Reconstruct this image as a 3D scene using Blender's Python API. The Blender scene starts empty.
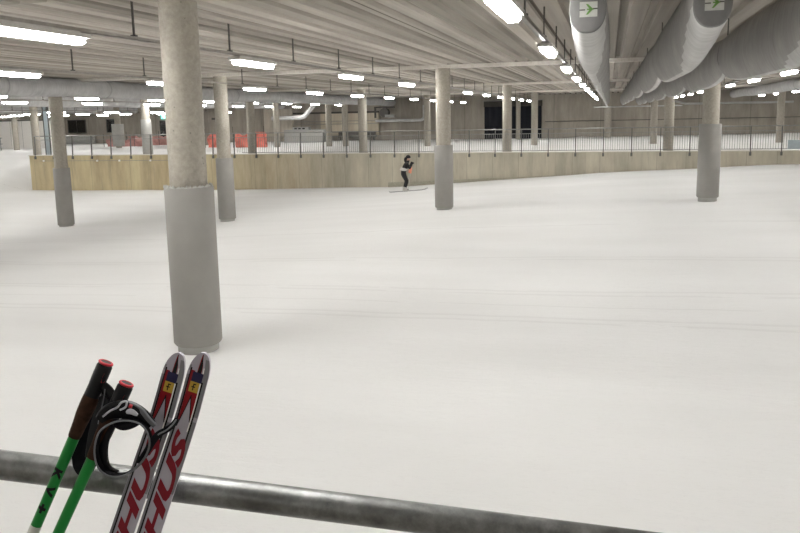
import bpy, bmesh, math, random
from mathutils import Vector, Matrix, noise
random.seed(7)
S = bpy.context.scene
COL = S.collection
PI = math.pi

# ------------------------------------------------------------------ camera
F, PX, PY = 760.0, 400.0, 233.0
ROLL, HOR, VPX = 0.020, 116.0, 610.0
down = Vector((ROLL, 1.0, (PY - HOR) / F)).normalized()
Yd = Vector((VPX - PX, HOR - ROLL * (VPX - 400) - PY, F)).normalized()
Zd = -down
Xd = Yd.cross(Zd)
CAM = Vector((0, 0, 3.2))
RIGHT = Vector((Xd.x, Yd.x, Zd.x))
DOWN = Vector((Xd.y, Yd.y, Zd.y))
FWD = Vector((Xd.z, Yd.z, Zd.z))

def ray(x, y):
    return RIGHT * ((x - PX) / F) + DOWN * ((y - PY) / F) + FWD
def P(x, y, d):
    return CAM + ray(x, y) * d
def at_y(x, y, Y):
    r = ray(x, y); return CAM + r * (Y / r.y)

cd = bpy.data.cameras.new('camera')
cam = bpy.data.objects.new('camera', cd); COL.objects.link(cam)
cam.matrix_world = Matrix(((RIGHT.x, -DOWN.x, -FWD.x, CAM.x), (RIGHT.y, -DOWN.y, -FWD.y, CAM.y),
                           (RIGHT.z, -DOWN.z, -FWD.z, CAM.z), (0, 0, 0, 1)))
cd.sensor_width = 36.0; cd.lens = F / 800 * 36; cd.shift_y = -33.5 / 800
cd.clip_start = 0.05; cd.clip_end = 400
S.camera = cam

# ------------------------------------------------------------------ materials
def newmat(name):
    m = bpy.data.materials.new(name); m.use_nodes = True
    nt = m.node_tree; nt.nodes.clear()
    out = nt.nodes.new('ShaderNodeOutputMaterial'); b = nt.nodes.new('ShaderNodeBsdfPrincipled')
    nt.links.new(b.outputs[0], out.inputs[0])
    return m, nt, b
def N(nt, t, **kw):
    n = nt.nodes.new(t)
    for k, v in kw.items():
        if k in n.inputs: n.inputs[k].default_value = v
        else: setattr(n, k, v)
    return n
def ramp(nt, fac, stops):
    r = nt.nodes.new('ShaderNodeValToRGB'); e = r.color_ramp.elements
    while len(e) < len(stops): e.new(0.5)
    for i, (p, c) in enumerate(stops):
        e[i].position = p; e[i].color = (c[0], c[1], c[2], 1)
    nt.links.new(fac, r.inputs[0]); return r.outputs[0]
def mix(nt, fac, a, b, mode='MIX'):
    n = nt.nodes.new('ShaderNodeMix'); n.data_type = 'RGBA'; n.blend_type = mode
    if isinstance(fac, float): n.inputs[0].default_value = fac
    else: nt.links.new(fac, n.inputs[0])
    for i, v in ((6, a), (7, b)):
        if isinstance(v, tuple): n.inputs[i].default_value = (v[0], v[1], v[2], 1)
        else: nt.links.new(v, n.inputs[i])
    return n.outputs[2]
def math_(nt, op, a, b=None, c=None):
    n = nt.nodes.new('ShaderNodeMath'); n.operation = op
    for i, v in enumerate((a, b, c)):
        if v is None: continue
        if isinstance(v, (int, float)): n.inputs[i].default_value = v
        else: nt.links.new(v, n.inputs[i])
    return n.outputs[0]
def coords(nt, scale=(1, 1, 1), use='Object'):
    tc = nt.nodes.new('ShaderNodeTexCoord'); mp = nt.nodes.new('ShaderNodeMapping')
    mp.inputs['Scale'].default_value = scale
    nt.links.new(tc.outputs[use], mp.inputs[0]); return mp.outputs[0]
def world_pos(nt, scale=(1, 1, 1)):
    tc = nt.nodes.new('ShaderNodeNewGeometry'); mp = nt.nodes.new('ShaderNodeMapping')
    mp.inputs['Scale'].default_value = scale
    nt.links.new(tc.outputs['Position'], mp.inputs[0]); return mp.outputs[0]
def noise_(nt, vec, scale, detail=4, rough=0.55):
    n = N(nt, 'ShaderNodeTexNoise', Scale=scale, Detail=detail, Roughness=rough)
    nt.links.new(vec, n.inputs['Vector']); return n.outputs[0]
def bump(nt, b, h, strength=0.3, dist=0.02):
    n = N(nt, 'ShaderNodeBump', Strength=strength, Distance=dist)
    nt.links.new(h, n.inputs['Height']); nt.links.new(n.outputs[0], b.inputs['Normal'])
def plain(name, c, rough=0.6, metal=0.0, var=0.12, scale=9.0, spec=None):
    m, nt, b = newmat(name)
    n = noise_(nt, coords(nt), scale)
    col = ramp(nt, n, [(0.3, tuple(v * (1 - var) for v in c)), (0.7, tuple(min(1, v * (1 + var)) for v in c))])
    nt.links.new(col, b.inputs['Base Color'])
    b.inputs['Roughness'].default_value = rough; b.inputs['Metallic'].default_value = metal
    if spec is not None: b.inputs['Specular IOR Level'].default_value = spec
    return m
def concrete(name, c, var=0.2, scale=1.6, stretch=(1, 1, 0.35), pits=True):
    m, nt, b = newmat(name)
    v = world_pos(nt, stretch)
    n1 = noise_(nt, v, scale, 6, 0.65); n2 = noise_(nt, world_pos(nt), 14, 5, 0.7)
    c1 = ramp(nt, n1, [(0.28, tuple(x * (1 - var) for x in c)), (0.5, c), (0.75, tuple(x * (1 + var * .8) for x in c))])
    col = mix(nt, 0.35, c1, ramp(nt, n2, [(0.3, (.25, .25, .25)), (0.75, (.8, .8, .8))]), 'OVERLAY')
    if pits:
        vo = N(nt, 'ShaderNodeTexVoronoi', Scale=9.0); nt.links.new(world_pos(nt), vo.inputs['Vector'])
        mk = math_(nt, 'LESS_THAN', vo.outputs['Distance'], 0.10)
        gate = math_(nt, 'GREATER_THAN', noise_(nt, world_pos(nt), 2.2, 2), 0.52)
        col = mix(nt, math_(nt, 'MULTIPLY', mk, math_(nt, 'MULTIPLY', gate, 0.75)), col, tuple(x * .45 for x in c))
    nt.links.new(col, b.inputs['Base Color']); b.inputs['Roughness'].default_value = 0.82
    bump(nt, b, n2, 0.25, 0.01)
    return m

def snow_mat():
    m, nt, b = newmat('snow')
    big = noise_(nt, world_pos(nt, (0.25, 0.9, 1)), 0.5, 4)
    col = ramp(nt, big, [(0.3, (.81, .808, .795)), (0.7, (.88, .88, .87))])
    fine = noise_(nt, world_pos(nt, (0.6, 2.6, 1)), 3.0, 6, 0.7)
    grain = noise_(nt, world_pos(nt), 38, 3, 0.7)
    scr = noise_(nt, world_pos(nt, (1.2, 7.0, 1)), 2.4, 3, 0.6)
    ln = math_(nt, 'LESS_THAN', math_(nt, 'ABSOLUTE', math_(nt, 'SUBTRACT', scr, 0.5)), 0.010)
    geo = nt.nodes.new('ShaderNodeNewGeometry'); sp = nt.nodes.new('ShaderNodeSeparateXYZ')
    nt.links.new(geo.outputs['Position'], sp.inputs[0])
    wob = math_(nt, 'MULTIPLY', noise_(nt, world_pos(nt, (1, 0, 0)), 0.35, 2), 0.35)
    yy = math_(nt, 'ADD', sp.outputs[1], wob)
    tr = None
    for y0, w in ((13.55, .05), (13.30, .05), (11.72, .05), (11.46, .05), (12.5, .03), (16.2, .05), (16.5, .05), (21.0, .08)):
        k = math_(nt, 'LESS_THAN', math_(nt, 'ABSOLUTE', math_(nt, 'SUBTRACT', yy, y0)), w)
        tr = k if tr is None else math_(nt, 'MAXIMUM', tr, k)
    brk = math_(nt, 'GREATER_THAN', noise_(nt, world_pos(nt, (.5, 2, 1)), 1.2, 3), 0.42)
    tr = math_(nt, 'MULTIPLY', tr, brk)
    col = mix(nt, math_(nt, 'MULTIPLY', tr, 0.22), col, (.62, .61, .60))
    col = mix(nt, math_(nt, 'MULTIPLY', ln, 0.12), col, (.62, .61, .60))
    nt.links.new(col, b.inputs['Base Color']); b.inputs['Roughness'].default_value = 0.75
    b.inputs['Specular IOR Level'].default_value = 0.25
    h = math_(nt, 'ADD', math_(nt, 'MULTIPLY', fine, 1.0), math_(nt, 'MULTIPLY', grain, 0.25))
    h = math_(nt, 'SUBTRACT', h, math_(nt, 'ADD', math_(nt, 'MULTIPLY', tr, 0.5), math_(nt, 'MULTIPLY', ln, 0.4)))
    bump(nt, b, h, 0.32, 0.03)
    return m

def ceiling_mat():
    m, nt, b = newmat('ceiling_concrete')
    geo = nt.nodes.new('ShaderNodeNewGeometry'); sp = nt.nodes.new('ShaderNodeSeparateXYZ')
    nt.links.new(geo.outputs['Position'], sp.inputs[0])
    cell = math_(nt, 'FLOOR', math_(nt, 'DIVIDE', math_(nt, 'ADD', sp.outputs[0], 60.0), 0.45))
    cell2 = math_(nt, 'FLOOR', math_(nt, 'DIVIDE', math_(nt, 'SUBTRACT', sp.outputs[1], 25.4), 16.2))
    wn = nt.nodes.new('ShaderNodeTexWhiteNoise'); wn.noise_dimensions = '2D'
    cb = nt.nodes.new('ShaderNodeCombineXYZ'); nt.links.new(cell, cb.inputs[0]); nt.links.new(cell2, cb.inputs[1])
    nt.links.new(cb.outputs[0], wn.inputs['Vector'])
    c1 = ramp(nt, wn.outputs[0], [(0.0, (.265, .242, .21)), (1.0, (.49, .452, .40))])
    st = noise_(nt, world_pos(nt, (7, .18, 1)), 1.0, 5, .6)
    col = mix(nt, 0.35, c1, ramp(nt, st, [(.3, (.32, .32, .32)), (.7, (.68, .68, .68))]), 'OVERLAY')
    sl = math_(nt, 'ABSOLUTE', math_(nt, 'SUBTRACT', math_(nt, 'FRACT', math_(nt, 'DIVIDE', sp.outputs[0], 2.4)), 0.5))
    col = mix(nt, math_(nt, 'MULTIPLY', math_(nt, 'LESS_THAN', sl, 0.008), 0.8), col, (.09, .075, .06))
    b.inputs['Specular IOR Level'].default_value = .15
    nt.links.new(col, b.inputs['Base Color']); b.inputs['Roughness'].default_value = 0.95
    return m

def wallpanel_mat(name, c, cy, xsplit, pw=2.7):
    m, nt, b = newmat(name)
    geo = nt.nodes.new('ShaderNodeNewGeometry'); sp = nt.nodes.new('ShaderNodeSeparateXYZ')
    nt.links.new(geo.outputs['Position'], sp.inputs[0])
    q = math_(nt, 'DIVIDE', math_(nt, 'ADD', sp.outputs[0], 100.0), pw)
    wn = nt.nodes.new('ShaderNodeTexWhiteNoise'); wn.noise_dimensions = '1D'
    nt.links.new(math_(nt, 'FLOOR', q), wn.inputs['W'])
    n1 = noise_(nt, world_pos(nt, (1.3, 1, .3)), 1.1, 6, .65)
    if cy is not None:
        xs = math_(nt, 'ADD', sp.outputs[0], math_(nt, 'MULTIPLY', math_(nt, 'SUBTRACT', n1, .5), 9.0))
        k = math_(nt, 'SUBTRACT', 1.0, math_(nt, 'DIVIDE', math_(nt, 'SUBTRACT', xs, xsplit), 9.0))
        k = math_(nt, 'MINIMUM', math_(nt, 'MAXIMUM', k, 0.0), 1.0)
        base = mix(nt, k, c, cy)
    else:
        base = mix(nt, 0.0, c, c)
    col = mix(nt, 0.22, base, ramp(nt, wn.outputs[0], [(0, (.28, .28, .28)), (1, (.72, .72, .72))]), 'OVERLAY')
    col = mix(nt, 0.5, col, ramp(nt, n1, [(.3, (.26, .26, .26)), (.72, (.72, .72, .72))]), 'OVERLAY')
    stn = noise_(nt, world_pos(nt, (2.2, 1, .12)), 2.2, 4, .6)
    col = mix(nt, math_(nt, 'MULTIPLY', math_(nt, 'GREATER_THAN', stn, .62), .22), col, tuple(v * .55 for v in c))
    fr = math_(nt, 'ABSOLUTE', math_(nt, 'SUBTRACT', math_(nt, 'FRACT', q), 0.5))
    col = mix(nt, math_(nt, 'MULTIPLY', math_(nt, 'LESS_THAN', fr, 0.011), 0.42), col, tuple(v * .45 for v in c))
    nt.links.new(col, b.inputs['Base Color']); b.inputs['Roughness'].default_value = 0.8
    return m

def fabric_mat(name, c):
    m, nt, b = newmat(name)
    w = noise_(nt, coords(nt, (1, 6, .4)), 3.0, 4, .6)
    g = noise_(nt, coords(nt), 2.2, 5, .65)
    col = ramp(nt, g, [(.3, tuple(v * .85 for v in c)), (.7, tuple(v * 1.1 for v in c))])
    col = mix(nt, .25, col, ramp(nt, w, [(.3, (.3, .3, .3)), (.7, (.7, .7, .7))]), 'OVERLAY')
    nt.links.new(col, b.inputs['Base Color']); b.inputs['Roughness'].default_value = .9
    bump(nt, b, w, .18, .02)
    return m
def galv_mat():
    m, nt, b = newmat('galvanised_steel')
    v = coords(nt); n1 = noise_(nt, v, 22, 5, .7); n2 = noise_(nt, coords(nt, (1, 1, 1)), 5, 4, .6)
    col = ramp(nt, n1, [(.3, (.11, .115, .11)), (.7, (.27, .27, .262))])
    sm = ramp(nt, n2, [(.50, (0, 0, 0)), (.70, (.7, .7, .7))])
    col = mix(nt, sm, col, (.06, .06, .055))
    nt.links.new(col, b.inputs['Base Color'])
    nt.links.new(math_(nt, 'ADD', math_(nt, 'MULTIPLY', n1, .35), .27), b.inputs['Roughness'])
    b.inputs['Metallic'].default_value = .8
    bump(nt, b, n1, .35, .004)
    return m
def emit_mat(name, c, s):
    m, nt, b = newmat(name)
    b.inputs['Base Color'].default_value = (.9, .9, .9, 1)
    b.inputs['Emission Color'].default_value = (*c, 1); b.inputs['Emission Strength'].default_value = s
    return m

M = dict(
    snow=snow_mat(), ceiling=ceiling_mat(),
    retain=wallpanel_mat('retaining_concrete', (.50, .462, .368), (.55, .465, .29), -24.0, 1.412),
    back=wallpanel_mat('back_wall_concrete', (.35, .318, .27), None, 0, 4.05),
    side=wallpanel_mat('side_wall_concrete', (.46, .42, .35), None, 0),
    column=concrete('column_concrete', (.345, .318, .27), .16),
    beam=concrete('beam_concrete', (.68, .65, .59), .08, pits=False),
    pad=plain('grey_padding', (.285, .274, .254), .65, var=.05, scale=3),
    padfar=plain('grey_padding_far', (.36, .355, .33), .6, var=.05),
    fabric=fabric_mat('duct_fabric', (.34, .33, .315)),
    fabricpale=fabric_mat('duct_pale_fabric', (.52, .515, .50)),
    fabricseam=plain('duct_seam', (.17, .167, .16), .9),
    sheet=fabric_mat('grey_duct', (.50, .495, .49)),
    sheetseam=plain('grey_duct_seam', (.36, .36, .355), .7),
    galv=galv_mat(),
    steel=plain('rail_steel', (.30, .30, .285), .45, .6),
    dark=plain('dark_metal', (.09, .085, .078), .5, .4),
    poststeel=plain('post_steel', (.15, .148, .138), .5, .4),
    tray=plain('tray_steel', (.34, .32, .29), .5, .5),
    housing=plain('lamp_housing', (.5, .48, .45), .5),
    lamp=emit_mat('lamp_diffuser', (1.0, .99, .972), 27.0),
    black=plain('black_plastic', (.005, .005, .006), .45, spec=.2),
    blackcloth=plain('black_webbing', (.006, .006, .008), .85, spec=.12),
    greyedge=plain('grey_trim', (.13, .135, .145), .5),
    red=plain('red_plastic', (.45, .008, .02), .45),
    skired=plain('ski_red', (.24, .008, .014), .35, spec=.25, var=.05),
    skiletter=plain('ski_letter_red', (.19, .006, .016), .4, spec=.25, var=.05),
    skiwhite=plain('ski_silver', (.42, .395, .45), .32, spec=.3, var=.05),
    skigrey=plain('ski_grey', (.20, .195, .21), .3, var=.05),
    skinavy=plain('ski_navy', (.016, .014, .055), .4, spec=.25),
    skiyellow=plain('ski_yellow', (.48, .30, .03), .4),
    green=plain('pole_green', (.006, .20, .03), .35, spec=.3, var=.06),
    white=plain('pole_white', (.55, .56, .52), .35),
    cork=plain('cork_grip', (.040, .019, .011), .85, spec=.15, var=.35, scale=60),
    buckle=plain('grey_buckle', (.42, .43, .46), .35),
    cladding=plain('white_cladding', (.88, .86, .82), .6, var=.03),
    bluegrey=plain('pale_blue_panel', (.42, .49, .52), .4, var=.06),
    opening=plain('dark_blue_curtain', (.0055, .0068, .012), .9),
    window=plain('dark_glass', (.016, .015, .014), .2),
    net=plain('red_netting', (.80, .22, .17), .8, var=.35, scale=2),
    pinknet=plain('faded_red_netting', (.46, .25, .225), .8, var=.2, scale=3),
    bright=wallpanel_mat('pale_wall_panels', (.58, .52, .41), None, 0, 2.2),
    exitgreen=emit_mat('exit_sign_face', (.05, .75, .62), 1.1),
    exitwhite=emit_mat('exit_sign_mark', (.9, 1, .95), 1.4),
    card=plain('white_card', (.42, .42, .39), .6),
    signgreen=plain('sign_green', (.11, .24, .05), .6),
    suit=plain('black_ski_suit', (.012, .012, .014), .8),
    skin=plain('skin', (.55, .34, .26), .5),
    vest=plain('pale_vest', (.55, .53, .50), .8),
    orange=plain('orange_glove', (.85, .32, .2), .6),
    hair=plain('black_hat', (.014, .012, .013), .9),
    deck=concrete('deck_concrete', (.4, .38, .35), .15),
    machine=plain('grey_cabinet', (.34, .345, .33), .5),
)
EMIT = M['lamp']

# ------------------------------------------------------------------ mesh builder
class MB:
    def __init__(s): s.v = []; s.f = []; s.m = []
    def add(s, vs, fs, mi=0):
        o = len(s.v); s.v += [Vector(v) for v in vs]
        for f in fs: s.f.append(tuple(o + i for i in f)); s.m.append(mi)
        return s
    def box(s, a, b, mi=0):
        x0, y0, z0 = a; x1, y1, z1 = b
        v = [(x0, y0, z0), (x1, y0, z0), (x1, y1, z0), (x0, y1, z0), (x0, y0, z1), (x1, y0, z1), (x1, y1, z1), (x0, y1, z1)]
        return s.add(v, [(0, 3, 2, 1), (4, 5, 6, 7), (0, 1, 5, 4), (1, 2, 6, 5), (2, 3, 7, 6), (3, 0, 4, 7)], mi)
    def loft(s, rings, mi=0, cap=True, closed=False):
        n = len(rings[0]); o = len(s.v)
        for r in rings: s.v += [Vector(p) for p in r]
        K = len(rings)
        for k in range(K if closed else K - 1):
            k2 = (k + 1) % K
            for i in range(n):
                j = (i + 1) % n
                s.f.append((o + k * n + i, o + k * n + j, o + k2 * n + j, o + k2 * n + i)); s.m.append(mi)
        if cap and not closed:
            s.f.append(tuple(o + i for i in range(n - 1, -1, -1))); s.m.append(mi)
            s.f.append(tuple(o + (K - 1) * n + i for i in range(n))); s.m.append(mi)
        return s
    def tube(s, pts, r, n=10, mi=0, closed=False, flat=1.0, ref=None):
        """r number or list; flat scales the second cross axis; ref fixes the first cross axis"""
        pts = [Vector(p) for p in pts]; K = len(pts); rings = []; prev = None
        for k in range(K):
            if closed: t = pts[(k + 1) % K] - pts[k - 1]
            else: t = pts[min(k + 1, K - 1)] - pts[max(k - 1, 0)]
            t.normalize()
            if ref is not None: u = Vector(ref)
            elif prev is None: u = Vector((0, 0, 1)) if abs(t.z) < .9 else Vector((1, 0, 0))
            else: u = prev
            u = (u - t * u.dot(t)).normalized(); prev = u; w = t.cross(u)
            rr = r[k] if isinstance(r, (list, tuple)) else r
            rings.append([pts[k] + u * (math.cos(2 * PI * i / n) * rr) + w * (math.sin(2 * PI * i / n) * rr * flat) for i in range(n)])
        return s.loft(rings, mi, closed=closed)
    def build(s, name, mats, parent=None, smooth=None, mw=None):
        me = bpy.data.meshes.new(name)
        inv = None
        me.from_pydata([tuple(v) for v in s.v], [], s.f)
        for m in (mats if isinstance(mats, (list, tuple)) else [mats]): me.materials.append(m)
        me.polygons.foreach_set('material_index', s.m)
        bm = bmesh.new(); bm.from_mesh(me); bmesh.ops.recalc_face_normals(bm, faces=bm.faces); bm.to_mesh(me); bm.free()
        if smooth is not None:
            me.polygons.foreach_set('use_smooth', [True] * len(me.polygons)); me.set_sharp_from_angle(angle=math.radians(smooth))
        o = bpy.data.objects.new(name, me); COL.objects.link(o)
        if parent is not None: o.parent = parent
        if mw is not None: o.matrix_world = mw
        return o

def tag(o, label, cat, group=None):
    o['label'] = label; o['category'] = cat
    if group: o['group'] = group
    return o
def thing(name, label, cat, loc=(0, 0, 0), group=None, rz=0):
    o = bpy.data.objects.new(name, None); COL.objects.link(o); o.location = loc; o.rotation_euler = (0, 0, rz)
    o.empty_display_size = .2
    return tag(o, label, cat, group)
def struct(o): o['kind'] = 'structure'; return o
def lerp(a, b, t): return a + (b - a) * t
def interp(x, xs, ys):
    if x <= xs[0]: return ys[0]
    for i in range(len(xs) - 1):
        if x <= xs[i + 1]: return lerp(ys[i], ys[i + 1], (x - xs[i]) / (xs[i + 1] - xs[i]))
    return ys[-1]
def sst(a, b, x):
    t = max(0., min(1., (x - a) / (b - a))); return t * t * (3 - 2 * t)
def copy_tree(o, parent=None):
    c = o.copy(); COL.objects.link(c)
    if parent is not None: c.parent = parent
    for ch in list(o.children): copy_tree(ch, c)
    return c

# ------------------------------------------------------------------ snow ground
def zsnow(x, y):
    a = interp(x, [-34, -20.8, -13.7, -5.4, 3, 12, 24], [-1.15, -.87, -.55, 0, .39, .62, .75])
    b = interp(x, [-36, -25.3, -11.3, -.4, 8.6, 20], [-1.10, -1.02, -.75, .07, .47, .7])
    near = interp(x, [-20, -5.4, 3, 10], [-.35, 0, .12, .2])
    if y < 25: z = lerp(near, a, sst(8, 25, y))
    else: z = lerp(a, b, sst(25, 41, y))
    z += .05 * noise.noise(Vector((x * .22, y * .35, 0)))
    z -= .10 * math.exp(-((x - 3.0) / 1.4) ** 2 - ((y - 10.2) / .7) ** 2)
    k = 1 - sst(-41, -36.2, x)
    if k > 0: z = lerp(z, lerp(z, .95, sst(30, 55, y)), k)
    return z
def zup(x, y):
    z = .86 + .03 * noise.noise(Vector((x * .3, y * .3, 5)))
    z += interp(x, [-6, 0, 6, 12, 22], [0, .08, .12, .18, .3]) * sst(60, 69.5, y)
    z += .10 * sst(65, 69.8, y) * (1 + noise.noise(Vector((x * .6, 3, 1))))
    return z
def grid(xs, ys, fn):
    m = MB(); nx, ny = len(xs), len(ys)
    v = [(x, y, fn(x, y)) for y in ys for x in xs]
    f = [(j * nx + i, j * nx + i + 1, (j + 1) * nx + i + 1, (j + 1) * nx + i) for j in range(ny - 1) for i in range(nx - 1)]
    return m.add(v, f)
def frange(a, b, st):
    n = int(round((b - a) / st)); return [a + (b - a) * i / n for i in range(n + 1)]
struct(grid(frange(-60, 24, .7), frange(-8, 41.3, .58), zsnow).build('floor', M['snow'], smooth=180))
struct(grid(frange(-60, -36.1, .8), frange(41.3, 70, .8), zsnow).build('floor', M['snow'], smooth=180))
struct(grid(frange(-36.1, 24, .8), frange(41.4, 70, .8), zup).build('floor', M['snow'], smooth=180))

# ------------------------------------------------------------------ shell
CEIL = 4.85
m = MB(); prof = []
x = -60.0
while x < 24.0:
    prof += [(x, CEIL), (x + .26, CEIL), (x + .30, CEIL + .07), (x + .41, CEIL + .07), (x + .45, CEIL)]; x += .45
prof += [(24.0, CEIL)]
m.loft([[(px, y, pz) for px, pz in prof] + [(24.0, y, 5.3), (-60.0, y, 5.3)] for y in (-8.0, 70.4)])
struct(m.build('ceiling', M['ceiling']))
struct(MB().box((-60, 70, -1.5), (24, 70.4, CEIL)).build('wall_back', M['back']))
struct(MB().box((-60.4, -8, -2), (-60, 70.4, CEIL)).build('wall_left', M['side']))
struct(MB().box((24, -8, -1.5), (24.4, 70.4, CEIL)).build('wall_right', M['side']))
struct(MB().box((-60.4, -8.4, -2), (24.4, -8, CEIL)).build('wall_front', M['side']))
WT = 1.13
struct(MB().box((-36.1, 41.2, -2), (24, 41.5, WT)).box((-36.1, 41.5, -2), (-35.8, 54, .82)).build('wall_middle', M['retain']))
struct(MB().box((-36.15, 41.15, WT), (24, 41.6, WT + .035)).build('trim_1', M['beam']))
# low concrete footing showing along the right half of the retaining wall
struct(MB().add([(-12, 41.12, -1.2), (24, 41.12, .2), (24, 41.12, 1.10), (-12, 41.12, -.50), (-12, 41.2, -1.2), (24, 41.2, .2), (24, 41.2, 1.10), (-12, 41.2, -.50)],
    [(0, 1, 2, 3), (4, 7, 6, 5), (3, 2, 6, 7), (0, 4, 5, 1), (0, 3, 7, 4), (1, 5, 6, 2)]).build('trim_2', concrete('footing_concrete', (.40, .38, .30), .12, pits=False)))
for i, y in enumerate((25.4, 41.75, 57.8)):
    struct(MB().box((-59.9, y - .17, CEIL - .11), (23.9, y + .17, CEIL)).build('trim_%d' % (3 + i), M['beam']))
BEAM = CEIL - .11

# ------------------------------------------------------------------ columns
def lathe(m, prof, n=40, mi=0):
    m.loft([[(r * math.cos(2 * PI * i / n), r * math.sin(2 * PI * i / n), z) for i in range(n)] for r, z in prof], mi)
    return m
def column(x, y, zb, label, pad=None, r=.25, padr=.315, group=None, base=True, ztop=BEAM, torn=False, rough_pad='pad'):
    t = thing('column', label, 'column', (x, y, zb), group)
    lathe(MB(), [(r, -.25), (r, ztop - zb)]).build('shaft', M['column'], t, 40)
    if pad:
        z0, z1 = pad[0] - zb, pad[1] - zb
        mm = MB(); n = 40
        prof = [(padr - .02, z0), (padr, z0 + .03), (padr, z1 - .015), (padr - .012, z1), (r + .002, z1), (r + .002, z0)]
        mm.loft([[(q * math.cos(2 * PI * i / n), q * math.sin(2 * PI * i / n), z) for i in range(n)] for q, z in prof], closed=True)
        p = mm.build('padding', M[rough_pad], t, 40); p['label'] = 'smooth grey protective padding sleeve'
        if base:
            lathe(MB(), [(padr - .05, -.1), (padr - .05, z0 - .002)], 32).build('base_ring', M['padfar'], t, 40)
        if torn:
            tm = MB()
            for k in range(60):
                a = k / 60 * 2 * PI + random.uniform(-.04, .04); rr = padr - .025 + random.uniform(-.02, .02)
                h = random.uniform(.02, .05); w = random.uniform(.012, .03)
                c = Vector((rr * math.cos(a), rr * math.sin(a), z1 - .004)); tx = Vector((-math.sin(a), math.cos(a), 0)); rx = Vector((math.cos(a), math.sin(a), 0))
                tm.add([c - tx * w - rx * .012, c + tx * w - rx * .012, c + tx * w + rx * .012, c - tx * w + rx * .012, c + Vector((0, 0, h)) + tx * random.uniform(-.02, .02)],
                       [(0, 1, 2, 3), (0, 4, 1), (1, 4, 2), (2, 4, 3), (3, 4, 0)])
            q = tm.build('torn_edge', M['card'], t); q['label'] = 'ragged torn white top edge of the padding'
    return t
column(-5.51, 9.2, zsnow(-5.46, 9.2), 'nearest and largest concrete column, torn grey padding, right behind the ski tips', (.12, 2.31), r=.25, padr=.33, torn=True)
column(-5.42, 25.4, zsnow(-5.46, 25.4), 'padded concrete column standing just right of the skier', (.07, 2.2))
column(3.0, 25.4, zsnow(2.95, 25.4), 'padded concrete column under the fabric ducts, rightmost on the lower snow', (.5, 2.77), padr=.33)
column(-13.68, 25.4, zsnow(-13.68, 25.4), 'padded concrete column next behind the nearest one, on its right', (-.46, 1.8))
column(-20.8, 25.4, zsnow(-20.8, 25.4), 'padded concrete column leftmost on the lower snow, in front of the retaining wall', (-.82, 1.44))
# a row further right, out of the frame
column(-13.68, 9.2, zsnow(-13.68, 9.2), 'padded concrete column left of the frame', (0, 2.2), group='columns beside the frame')
column(11.2, 25.4, zsnow(11.2, 25.4), 'padded concrete column right of the frame', (.65, 2.9), group='columns beside the frame')
for x, lab, pad in ((-36.1, 'bare concrete column at the left corner of the retaining wall, beside a pale blue panel', None),
                    (-27.85, 'concrete column on the upper snow with tall grey padding, between the red netting and retaining wall', (.9, 3.3)),
                    (-20.7, 'bare concrete column on the wall edge beside the bright red netting', None),
                    (-13.68, 'bare concrete column on the wall edge left of the skier', None),
                    (-5.4, 'bare concrete column on the wall edge in front of the dark blue curtain', None),
                    (2.95, 'bare concrete column on the wall edge left of the rightmost padded column', None),
                    (11.2, 'bare concrete column on the wall edge beyond the frame', None)):
    column(x, 41.95, .84, lab, pad, r=.25, padr=.31, base=False, rough_pad='padfar')
for x, y, lab in ((-5.4, 57.8, 'bare column behind the railing, just right of the dark blue curtain'),
                  (3.05, 57.8, 'bare column behind the railing, left of the column on the wall edge under the ducts'),
                  (11.3, 57.8, 'bare column behind the railing at the far right, standing in the bright snow'),
                  (-13.6, 57.8, 'bare column behind the railing, right of the looped wall pipe'),
                  (-22.0, 58.6, 'bare column behind the railing in front of the pale wall panels, left one of two'),
                  (-20.6, 58.6, 'bare column behind the railing in front of the pale wall panels, right one of two'),
                  (-26.6, 58.6, 'bare column behind the railing left of the grey cabinet, lit on its face'),
                  (-.15, 68.6, 'slim column against the back wall where the ducts end'),
                  (-7.85, 68.6, 'slim column standing in front of the dark blue curtain')):
    yy = y
    column(x, yy, zup(x, yy), lab, r=.24 if y < 65 else (.30 if x > -2 else .2), ztop=BEAM if abs(y - 57.8) < .1 else CEIL - .001)
column(-49.4, 55, zsnow(-49.4, 55), 'bare concrete column in front of the white cladding at the far left', r=.24, ztop=CEIL - .001)
column(-41.2, 57.8, zsnow(-41.2, 57.8), 'far column with pale padding left of the faded netting', (1.1, 3.0), r=.24, padr=.5, base=False, rough_pad='padfar')
column(-40.2, 66.5, zsnow(-40.2, 66.5), 'thin far column beside the small dark window', r=.16, ztop=CEIL - .001)

# ------------------------------------------------------------------ lamps and tracks
LZ = 4.23
def lamp_proto():
    t = thing('ceiling_lamp', '', 'ceiling lamp', (0, 0, LZ))
    L, n = .76, 8
    def section(sc, y, z0, h, w):
        return [(-w * sc, y, z0 + h), (-w * sc, y, z0 + h * .35), (-w * .62 * sc, y, z0 + h * (1 - sc)), (w * .62 * sc, y, z0 + h * (1 - sc)), (w * sc, y, z0 + h * .35), (w * sc, y, z0 + h)]
    d = MB(); d.loft([section(sc, y, -.06, .085, .085) for y, sc in ((-L, .7), (-L + .05, 1), (L - .05, 1), (L, .7))])
    h = MB(); h.box((-.115, -L - .04, .02), (.115, L + .04, .075))
    h.box((-.07, -L + .1, .075), (.07, L - .1, .10))
    ho = h.build('housing', M['housing'], t)
    d.build('diffuser', EMIT, t)
    return t
proto = lamp_proto()
ORD = ['nearest', 'second', 'third', 'fourth', 'fifth', 'sixth', 'seventh', 'eighth', 'ninth', 'tenth', 'eleventh', 'twelfth']
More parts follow.
